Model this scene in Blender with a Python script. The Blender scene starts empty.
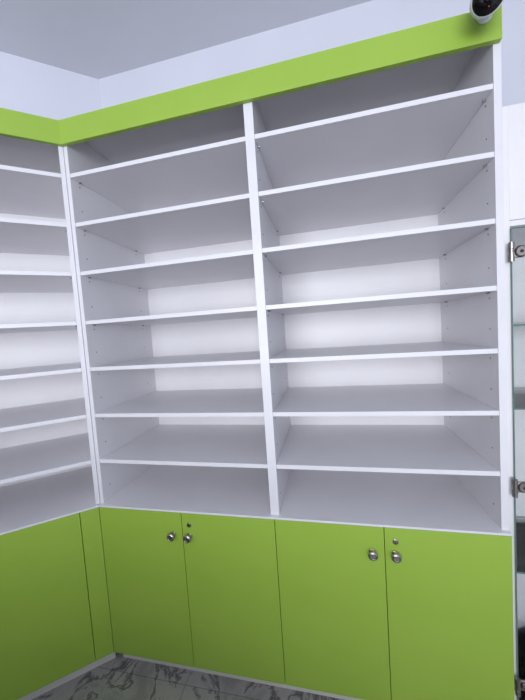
import bpy, bmesh, math
from mathutils import Vector, Matrix, Euler
S=bpy.context.scene
COL=bpy.context.collection
# ---------------- materials
def srgb(r,g,b):
    f=lambda c:(c/255/12.92) if c/255<=0.04045 else ((c/255+0.055)/1.055)**2.4
    return (f(r),f(g),f(b),1)
def mat(name,c1,c2=None,rough=0.5,metal=0,scale=8,bump=0.0,bscale=200,spec=0.5,**kw):
    m=bpy.data.materials.new(name); m.use_nodes=True; nt=m.node_tree; b=nt.nodes['Principled BSDF']
    b.inputs['Roughness'].default_value=rough; b.inputs['Metallic'].default_value=metal
    b.inputs['Specular IOR Level'].default_value=spec
    tc=nt.nodes.new('ShaderNodeTexCoord')
    if c2 is None: c2=c1
    n=nt.nodes.new('ShaderNodeTexNoise'); n.inputs['Scale'].default_value=scale; n.inputs['Detail'].default_value=4
    nt.links.new(tc.outputs['Object'],n.inputs['Vector'])
    r=nt.nodes.new('ShaderNodeValToRGB'); r.color_ramp.elements[0].position=.35; r.color_ramp.elements[1].position=.65
    r.color_ramp.elements[0].color=c1; r.color_ramp.elements[1].color=c2
    nt.links.new(n.outputs['Fac'],r.inputs['Fac']); nt.links.new(r.outputs['Color'],b.inputs['Base Color'])
    if bump:
        n2=nt.nodes.new('ShaderNodeTexNoise'); n2.inputs['Scale'].default_value=bscale
        nt.links.new(tc.outputs['Object'],n2.inputs['Vector'])
        bp=nt.nodes.new('ShaderNodeBump'); bp.inputs['Strength'].default_value=bump; bp.inputs['Distance'].default_value=.002
        nt.links.new(n2.outputs['Fac'],bp.inputs['Height']); nt.links.new(bp.outputs['Normal'],b.inputs['Normal'])
    for k,v in kw.items(): b.inputs[k.replace('_',' ')].default_value=v
    return m
WHITE=mat('white_laminate',srgb(229,228,233),srgb(234,233,238),.38,scale=3,bump=.08)
EDGE=mat('white_edge_band',srgb(222,222,229),srgb(226,226,233),.4)
GREEN=mat('lime_laminate',srgb(150,184,68),srgb(154,188,72),.42,scale=3,bump=.1,bscale=500)
WALL=mat('wall_paint',srgb(215,218,230),srgb(219,222,234),.85,scale=2,bump=.15,bscale=60)
CEIL=mat('ceiling_paint',srgb(206,208,215),srgb(210,212,219),.9,scale=2)
METAL=mat('satin_nickel',srgb(165,160,155),srgb(180,175,170),.28,1)
DARK=mat('dark_hole',srgb(30,30,34),None,.6)
HOLE=mat('pin_hole_shadow',srgb(90,90,95),None,.7)
BLACK=mat('black_gloss_plastic',srgb(12,12,14),None,.12)
PLAST=mat('white_plastic',srgb(222,222,226),None,.35)
PLINTH=mat('plinth_white',srgb(208,206,200),srgb(214,212,206),.5)
WOOD=mat('shade_counter_wood',srgb(120,92,66),srgb(140,108,80),.5)  # for the added light-blocking counter, out of view
GEDGE=mat('glass_green_edge',srgb(88,120,112),srgb(100,132,124),.2)
GLASS=bpy.data.materials.new('clear_glass'); GLASS.use_nodes=True
nt=GLASS.node_tree; nt.nodes.remove(nt.nodes['Principled BSDF'])
tr=nt.nodes.new('ShaderNodeBsdfTransparent'); tr.inputs[0].default_value=(.97,.985,.98,1)
gl=nt.nodes.new('ShaderNodeBsdfGlossy'); gl.inputs['Roughness'].default_value=.03
fr=nt.nodes.new('ShaderNodeFresnel'); fr.inputs['IOR'].default_value=1.35
ms=nt.nodes.new('ShaderNodeMixShader'); nt.links.new(fr.outputs[0],ms.inputs[0]); nt.links.new(tr.outputs[0],ms.inputs[1]); nt.links.new(gl.outputs[0],ms.inputs[2])
nt.links.new(ms.outputs[0],nt.nodes['Material Output'].inputs['Surface'])
FRAME=mat('window_frame_grey',srgb(120,122,126),None,.4)
RED=mat('red_led',srgb(200,30,30),None,.4)
# marble floor
FLOOR=bpy.data.materials.new('marble_floor'); FLOOR.use_nodes=True
nt=FLOOR.node_tree; b=nt.nodes['Principled BSDF']; b.inputs['Roughness'].default_value=.3
tc=nt.nodes.new('ShaderNodeTexCoord')
n=nt.nodes.new('ShaderNodeTexNoise'); n.inputs['Scale'].default_value=4.5; n.inputs['Detail'].default_value=9; n.inputs['Roughness'].default_value=.65; n.inputs['Distortion'].default_value=.9
nt.links.new(tc.outputs['Object'],n.inputs['Vector'])
r=nt.nodes.new('ShaderNodeValToRGB'); e=r.color_ramp.elements
e[0].position=.36; e[0].color=srgb(140,137,134); e[1].position=.62; e[1].color=srgb(160,157,153)
for p,c in ((.46,(162,159,155)),(.492,(88,86,86)),(.51,(118,116,115)),(.54,(166,163,159))):
    q=e.new(p); q.color=srgb(*c)
nt.links.new(n.outputs['Fac'],r.inputs['Fac'])
br=nt.nodes.new('ShaderNodeTexBrick'); br.offset=0; br.inputs['Scale'].default_value=1; br.inputs['Brick Width'].default_value=.6; br.inputs['Row Height'].default_value=.6; br.inputs['Mortar Size'].default_value=.0015
br.inputs['Color1'].default_value=(1,1,1,1); br.inputs['Color2'].default_value=(.95,.95,.95,1); br.inputs['Mortar'].default_value=(.5,.5,.5,1)
nt.links.new(tc.outputs['Object'],br.inputs['Vector'])
mx=nt.nodes.new('ShaderNodeMix'); mx.data_type='RGBA'; mx.blend_type='MULTIPLY'; mx.inputs[0].default_value=1
nt.links.new(r.outputs['Color'],mx.inputs[6]); nt.links.new(br.outputs['Color'],mx.inputs[7]); nt.links.new(mx.outputs[2],b.inputs['Base Color'])
# ---------------- helpers
def obj(name,me,m,parent=None):
    o=bpy.data.objects.new(name,me); COL.objects.link(o); me.materials.append(m)
    if parent: o.parent=parent
    return o
def box(name,x0,x1,y0,y1,z0,z1,m,parent=None,bev=0.0,edge=None):
    me=bpy.data.meshes.new(name); bm=bmesh.new()
    bmesh.ops.create_cube(bm,size=1)
    c=Vector(((x0+x1)/2,(y0+y1)/2,(z0+z1)/2))
    for v in bm.verts: v.co=Vector((v.co.x*(x1-x0),v.co.y*(y1-y0),v.co.z*(z1-z0)))
    if edge:
        for f in bm.faces:
            if f.normal.y<-.9: f.material_index=1
    bm.to_mesh(me); bm.free()
    o=obj(name,me,m,parent); o.location=c
    if edge: me.materials.append(edge)
    if bev:
        md=o.modifiers.new('bevel','BEVEL'); md.width=bev; md.segments=2
    return o
def lathe(name,prof,m,parent,loc,direction,seg=32,smooth=True):
    me=bpy.data.meshes.new(name); bm=bmesh.new(); rings=[]
    for r_,h in prof:
        if r_<1e-6: rings.append([bm.verts.new((0,0,h))])
        else: rings.append([bm.verts.new((r_*math.cos(2*math.pi*i/seg),r_*math.sin(2*math.pi*i/seg),h)) for i in range(seg)])
    for a,b_ in zip(rings,rings[1:]):
        for i in range(seg):
            j=(i+1)%seg
            if len(a)==1 and len(b_)>1: bm.faces.new((a[0],b_[j],b_[i]))
            elif len(b_)==1 and len(a)>1: bm.faces.new((a[i],a[j],b_[0]))
            elif len(a)>1: bm.faces.new((a[i],a[j],b_[j],b_[i]))
    bmesh.ops.recalc_face_normals(bm,faces=bm.faces)
    for f in bm.faces: f.smooth=smooth
    bm.to_mesh(me); bm.free()
    o=obj(name,me,m,parent); o.location=loc
    o.rotation_euler=Vector(direction).to_track_quat('Z','Y').to_euler()
    if smooth:
        md=o.modifiers.new('es','EDGE_SPLIT'); md.split_angle=math.radians(40)
    return o
def empty(name,loc=(0,0,0),rz=0):
    o=bpy.data.objects.new(name,None); COL.objects.link(o); o.location=loc; o.rotation_euler=(0,0,rz); o.empty_display_size=.1; return o
# ---------------- dimensions
ZS=[0.795,1.007,1.2245,1.4412,1.6545,1.8760,2.0910,2.3040]
ZFB,ZFT=2.4278,2.5283
XM,XR,D,TH,ZB,H=0.8403,1.68,0.515,0.6873,0.067,3.158
T=.0085
def holes(name,parent,x,sgn):
    me=bpy.data.meshes.new(name); bm=bmesh.new()
    zl=[]
    for z in ZS[1:]: zl+= [z-.030]
    for z in ZS[:-1]: zl+=[z+.075]
    for z in zl:
        for y in (.05,.43):
            mt=Matrix.Translation((x+sgn*.0006,y,z))@Matrix.Rotation(math.pi/2,4,'Y')
            bmesh.ops.create_cone(bm,cap_ends=True,segments=12,radius1=.0025,radius2=.0025,depth=.0012,matrix=mt)
    bm.to_mesh(me); bm.free(); return obj(name,me,HOLE,parent)
def pegs(name,parent,x,sgn):
    me=bpy.data.meshes.new(name); bm=bmesh.new()
    for z in ZS[1:]:
        for y in (.05,.43):
            mt=Matrix.Translation((x+sgn*.005,y,z-T-.003))@Matrix.Rotation(math.pi/2,4,'Y')
            bmesh.ops.create_cone(bm,cap_ends=True,segments=12,radius1=.003,radius2=.003,depth=.01,matrix=mt)
    bm.to_mesh(me); bm.free(); return obj(name,me,METAL,parent)
def knob(parent,i,x,z,y=-.019):
    lathe('knob_%d'%i,[(0,0),(.011,0),(.011,.002),(.006,.005),(.006,.012),(.013,.016),(.0175,.021),(.0175,.025),(.014,.029),(.011,.0295),(.009,.0275),(0,.0275)],METAL,parent,(x,y,z),(0,-1,0))
def lock(parent,i,x,z,y=-.019):
    lathe('lock_%d'%i,[(0,0),(.010,0),(.010,.003),(.008,.004),(0,.004)],METAL,parent,(x,y,z),(0,-1,0))
    box('lock_slot_%d'%i,x-.001,x+.001,y-.005,y-.0038,z-.005,z+.005,DARK,parent)
def door(parent,i,x0,x1):
    g=.0012
    box('door_panel_%d'%i,x0+g,x1-g,-.019,-.001,ZB,ZS[0]-.001,GREEN,parent,bev=.0008)
# ---------------- main unit
U=empty('shelving_unit')
box('side_panel_1',-.001,.018,0,D,ZS[0]+T,ZFT-.02,WHITE,U,.0006,EDGE)
box('divider_panel',XM-.018,XM+.018,0,D,ZS[0]+T,ZFT-.02,WHITE,U,.0006,EDGE)
box('side_panel_2',XR-.023,XR,0,D,ZS[0]+T,ZFT-.02,WHITE,U,.0006,EDGE)
box('top_panel',-.001,XR,0,D,ZFT-.02,ZFT-.002,WHITE,U)
box('back_panel',-.001,XR,D,D+.006,.0,ZFT-.002,WHITE,U)
for k,z in enumerate(ZS):
    if k==0:
        box('base_top_board',-.001,XR,0,D,z-T,z+T,WHITE,U,.0006,EDGE)
        box('base_top_lip',-.001,XR,-.019,-.0002,z,z+T,WHITE,U,.0006,EDGE)
    else:
        box('shelf_a_%d'%k,.0185,XM-.0185,.002,D-.001,z-T,z+T,WHITE,U,.0006,EDGE)
        box('shelf_b_%d'%k,XM+.0185,XR-.0235,.002,D-.001,z-T,z+T,WHITE,U,.0006,EDGE)
box('fascia',.004,XR-.006,-.019,-.0005,ZFB,ZFT,GREEN,U,.001)
for i,(x,s) in enumerate(((.018,1),(XM-.018,-1),(XM+.018,1),(XR-.023,-1))):
    holes('pin_holes_%d'%i,U,x,s); pegs('shelf_pins_%d'%i,U,x,s)
seams=[.0065,.424,XM,.5*(XM+XR),XR]
for i in range(4): door(U,i+1,seams[i],seams[i+1])
box('cabinet_side_1',-.001,.016,0,D,ZB,ZS[0]-T,WHITE,U); box('cabinet_side_2',XR-.016,XR,0,D,0,ZS[0]-T,GREEN,U)
box('cabinet_bottom',.016,XR-.016,0,D,ZB,ZB+.016,WHITE,U)
box('plinth',.02,XR-.017,.02,.036,0,ZB-.0005,PLINTH,U)
kz=.694
for i,(s,a,b_) in enumerate(((seams[1],-.046,.032),(seams[3],-.046,.036))):
    knob(U,2*i+1,s+a,kz); knob(U,2*i+2,s+b_,kz); lock(U,i+1,s+b_+.003,kz+.048)
# ---------------- angled unit on left
V=empty('shelving_unit',(0,0,0),TH)
W=.88; L=2*W
box('side_panel_1',-.020,-.002,0,D,ZS[0]+T,ZFT-.02,WHITE,V,.0006,EDGE)
box('divider_panel',-W-.018,-W+.018,0,D,ZS[0]+T,ZFT-.02,WHITE,V,.0006,EDGE)
box('side_panel_2',-L,-L+.022,0,D,ZS[0]+T,ZFT-.02,WHITE,V,.0006,EDGE)
box('top_panel',-L,-.002,0,D,ZFT-.02,ZFT-.002,WHITE,V)
box('back_panel',-L,-.002,D,D+.006,0,ZFT-.002,WHITE,V)
for k,z in enumerate(ZS):
    if k==0:
        box('base_top_board',-L,-.002,0,D,z-T,z+T,WHITE,V,.0006,EDGE)
        box('base_top_lip',-L,-.004,-.019,-.0002,z,z+T,WHITE,V,.0006,EDGE)
    else:
        box('shelf_a_%d'%k,-W+.0185,-.0205,.002,D-.001,z-T,z+T,WHITE,V,.0006,EDGE)
        box('shelf_b_%d'%k,-L+.0225,-W-.0185,.002,D-.001,z-T,z+T,WHITE,V,.0006,EDGE)
box('fascia',-L,-.004,-.019,-.0005,ZFB,ZFT,GREEN,V,.001)
for i,(x,s) in enumerate(((-.020,-1),(-W+.018,1),(-W-.018,-1),(-L+.022,1))):
    holes('pin_holes_%d'%i,V,x,s); pegs('shelf_pins_%d'%i,V,x,s)
sl=[-.0065,-.085,-.51,-.94,-1.35,-L]
for i in range(5): door(V,i+1,sl[i+1],sl[i])
box('cabinet_side_1',-.02,-.004,0,D,ZB,ZS[0]-T,WHITE,V); box('cabinet_side_2',-L,-L+.016,0,D,0,ZS[0]-T,GREEN,V)
box('cabinet_bottom',-L+.016,-.02,0,D,ZB,ZB+.016,WHITE,V)
box('plinth',-L+.017,-.004,.02,.036,0,ZB-.0005,PLINTH,V)
for i,(s,a,b_) in enumerate(((sl[2],-.04,.04),(sl[4],-.04,.04))):
    knob(V,2*i+1,s+a,kz); knob(V,2*i+2,s+b_,kz); lock(V,i+1,s+b_,kz+.048)
# ---------------- glass display cabinet on the right
G=empty('glass_display_cabinet')
gx0,gx1=1.694,2.50
GT=1.85
box('side_panel_1',gx0,gx0+.018,.03,.42,.0,2.25,WHITE,G,.0006)
box('side_panel_2',gx1-.018,gx1,.03,.42,.0,2.25,WHITE,G,.0006)
box('back_panel',gx0+.018,gx1-.018,.42,.426,.0,2.25,WHITE,G)
box('top_panel',gx0+.018,gx1-.018,.03,.42,GT+.01,GT+.028,WHITE,G)
box('header_panel',gx0+.018,gx1-.018,.03,.048,GT+.03,2.25,WHITE,G)
box('bottom_panel',gx0+.018,gx1-.018,.03,.42,.06,.078,WHITE,G)
box('kick_board',gx0+.018,gx1-.018,.05,.066,0,.06,PLINTH,G)
for k,z in enumerate((.60,1.22,1.52)):
    box('glass_shelf_%d'%k,gx0+.019,gx1-.019,.06,.41,z,z+.006,GLASS,G)
    box('glass_shelf_edge_%d'%k,gx0+.019,gx1-.019,.058,.0598,z,z+.006,GEDGE,G)
gm=.5*(gx0+gx1)
for i,(a,b_) in enumerate(((gx0+.016,gm-.002),(gm+.002,gx1-.016))):
    box('glass_door_%d'%i,a+.0022,b_-.0022,.020,.026,.09,GT,GLASS,G)
    box('glass_door_edge_a%d'%i,a,a+.002,.0195,.0265,.09,GT,GEDGE,G)
    box('glass_door_edge_b%d'%i,b_-.002,b_,.0195,.0265,.09,GT,GEDGE,G)
    box('glass_door_edge_t%d'%i,a,b_,.0195,.0265,GT,GT+.0018,GEDGE,G)
    hx=a if i==0 else b_
    s=1 if i==0 else -1
    for j,z in enumerate((.20,.955,1.77)):
        lathe('hinge_cup_%d_%d'%(i,j),[(0,0),(.019,0),(.019,.007),(.015,.012),(0,.012)],METAL,G,(hx+s*.024,.0195,z),(0,-1,0))
        box('hinge_plate_%d_%d'%(i,j),min(hx-s*.004,hx+s*.035),max(hx-s*.004,hx+s*.035),.0145,.0193,z-.020,z+.020,METAL,G,.002)
        lathe('hinge_knuckle_%d_%d'%(i,j),[(0,-.032),(.008,-.032),(.008,-.010),(.0065,-.009),(.0065,.009),(.008,.010),(.008,.032),(0,.032)],METAL,G,(hx-s*.006,.008,z),(0,0,1))
        lathe('hinge_screw_%d_%d'%(i,j),[(0,0),(.005,0),(.005,.002),(0,.002)],DARK,G,(hx+s*.024,.0078,z),(0,-1,0))
    lathe('glass_door_knob_%d'%i,[(0,0),(.009,0),(.009,.012),(.012,.016),(.012,.02),(0,.02)],METAL,G,((b_-.03) if i==0 else (a+.03),.020,1.05),(0,-1,0))
# ---------------- security camera (mounted on the fascia face)
cl=Vector((1.594,-.108,2.480))
C=empty('security_camera',cl); k=1.2
d=Vector((-.30,-.80,-.60)).normalized()
sc=lambda pr:[(a*k,h) for a,h in pr]
lathe('housing',sc([(0,-.060),(.018,-.059),(.030,-.052),(.035,-.042),(.036,-.03),(.036,.028),(.0345,.032),(.033,.0335)]),PLAST,C,(0,0,0),d)
lathe('face_plate',sc([(.0335,.030),(.0325,.0335),(.028,.0365),(.016,.0385),(0,.039)]),BLACK,C,(0,0,0),d)
lathe('lens_ring',[(.014,.038),(.014,.041),(.011,.0415),(.0105,.039)],BLACK,C,(0,0,0),d)
lathe('lens_glass',[(.0105,.039),(.006,.042),(0,.043)],mat('lens',srgb(20,25,45),None,.03),C,(0,0,0),d)
sd=d.cross(Vector((0,0,1))).normalized(); up=sd.cross(d)
lathe('status_led',[(0,0),(.0015,0),(.0015,.001),(0,.001)],RED,C,d*.0385-up*.022,d)
bp_=Vector((1.624,-.0195,2.503))-cl
lathe('mount_base',[(0,0),(.022,0),(.022,.004),(.018,.007),(.008,.009),(0,.009)],PLAST,C,bp_,(0,-1,0))
jt=-d*.053
ad=jt-(bp_+Vector((0,-.006,0)))
lathe('mount_arm',[(.007,0),(.007,ad.length)],PLAST,C,bp_+Vector((0,-.006,0)),ad)
# ---------------- unseen counter shape, added behind the viewer to shade the lower doors
K=empty('added_shade_counter')
box('shade_counter_body',-1.9,1.25,-2.45,-1.95,.0,1.02,WOOD,K,.002); box('shade_counter_top',-1.93,1.28,-2.48,-1.92,1.02,1.06,WHITE,K,.003)
box('shade_counter_raised',-1.9,.30,-2.45,-2.15,1.06,1.32,WOOD,K,.003)  # taller part added to block more window light from the left side
# ---------------- room
WY=D+.0065
def wallbox(name,x0,x1,y0,y1,z0,z1,m=WALL): return box(name,x0,x1,y0,y1,z0,z1,m)
wallbox('wall_back',-.19,2.66,WY,WY+.12,0,H)
cx=-WY*math.tan(TH/2)
Lw=3.6
o=wallbox('wall_left',-Lw,0,0,.12,0,H)
n=Vector((-math.sin(TH),math.cos(TH),0)); xa=Vector((math.cos(TH),math.sin(TH),0))
t0=Vector((cx,WY,0)); 
ctr=t0+xa*(-Lw/2)+n*.06; o.location=(ctr.x,ctr.y,H/2); o.rotation_euler=(0,0,TH)
end=t0-xa*Lw
YB=-4.2
wallbox('wall_side',end.x-.12,end.x,YB,end.y+.05,0,H)
wallbox('wall_right',2.54,2.66,YB,WY,0,H)
wx0,wx1,wz0,wz1=-1.2,2.3,.9,2.55
wallbox('wall_rear_1',end.x-.12,wx0,YB-.12,YB,0,H); wallbox('wall_rear_2',wx1,2.66,YB-.12,YB,0,H)
wallbox('wall_rear_3',wx0,wx1,YB-.12,YB,0,wz0); wallbox('wall_rear_4',wx0,wx1,YB-.12,YB,wz1,H)
Wd=empty('window_1')
for i,(a,b_,c,e_) in enumerate(((wx0,wx1,wz0,wz0+.05),(wx0,wx1,wz1-.05,wz1),(wx0,wx0+.05,wz0+.05,wz1-.05),(wx1-.05,wx1,wz0+.05,wz1-.05),(.52,.58,wz0+.05,wz1-.05))):
    box('frame_%d'%i,a,b_,YB-.09,YB-.03,c,e_,FRAME,Wd)
box('floor',end.x-.12,2.66,YB-.12,WY+.12,-.1,-.0002,FLOOR)
box('ceiling',end.x-.12,2.66,YB-.12,WY+.12,H,H+.1,CEIL)
# ---------------- lights
def area(name,loc,size,sy,power,color,target):
    l=bpy.data.lights.new(name,'AREA'); l.shape='RECTANGLE'; l.size=size; l.size_y=sy; l.energy=power; l.color=color
    o=bpy.data.objects.new(name,l); COL.objects.link(o); o.location=loc
    o.rotation_euler=(Vector(target)-Vector(loc)).to_track_quat('-Z','Y').to_euler(); return o
area('window_daylight',(.75,YB+.03,1.72),2.8,1.5,134,(.955,.968,1),(.75,0,1.72))
w=bpy.data.worlds.new('world'); S.world=w; w.use_nodes=True
w.node_tree.nodes['Background'].inputs[0].default_value=(.8,.87,1,1); w.node_tree.nodes['Background'].inputs[1].default_value=1.0
# ---------------- camera
yaw,pit,roll,f=-.2166,-.0620,-.0671,297.95
F=Vector((math.sin(yaw)*math.cos(pit),math.cos(yaw)*math.cos(pit),math.sin(pit)))
R=Vector((math.cos(yaw),-math.sin(yaw),0)); Uv=R.cross(F)
R2=R*math.cos(roll)+Uv*math.sin(roll); U2=-R*math.sin(roll)+Uv*math.cos(roll)
cd=bpy.data.cameras.new('camera'); co=bpy.data.objects.new('camera',cd); COL.objects.link(co)
m=Matrix((R2,U2,-F)).transposed().to_4x4(); m.translation=Vector((1.0896,-1.1611,1.5612)); co.matrix_world=m
cd.sensor_fit='HORIZONTAL'; cd.sensor_width=36; cd.lens=f/525*36; cd.clip_start=.02
S.camera=co
S.view_settings.view_transform='Standard'
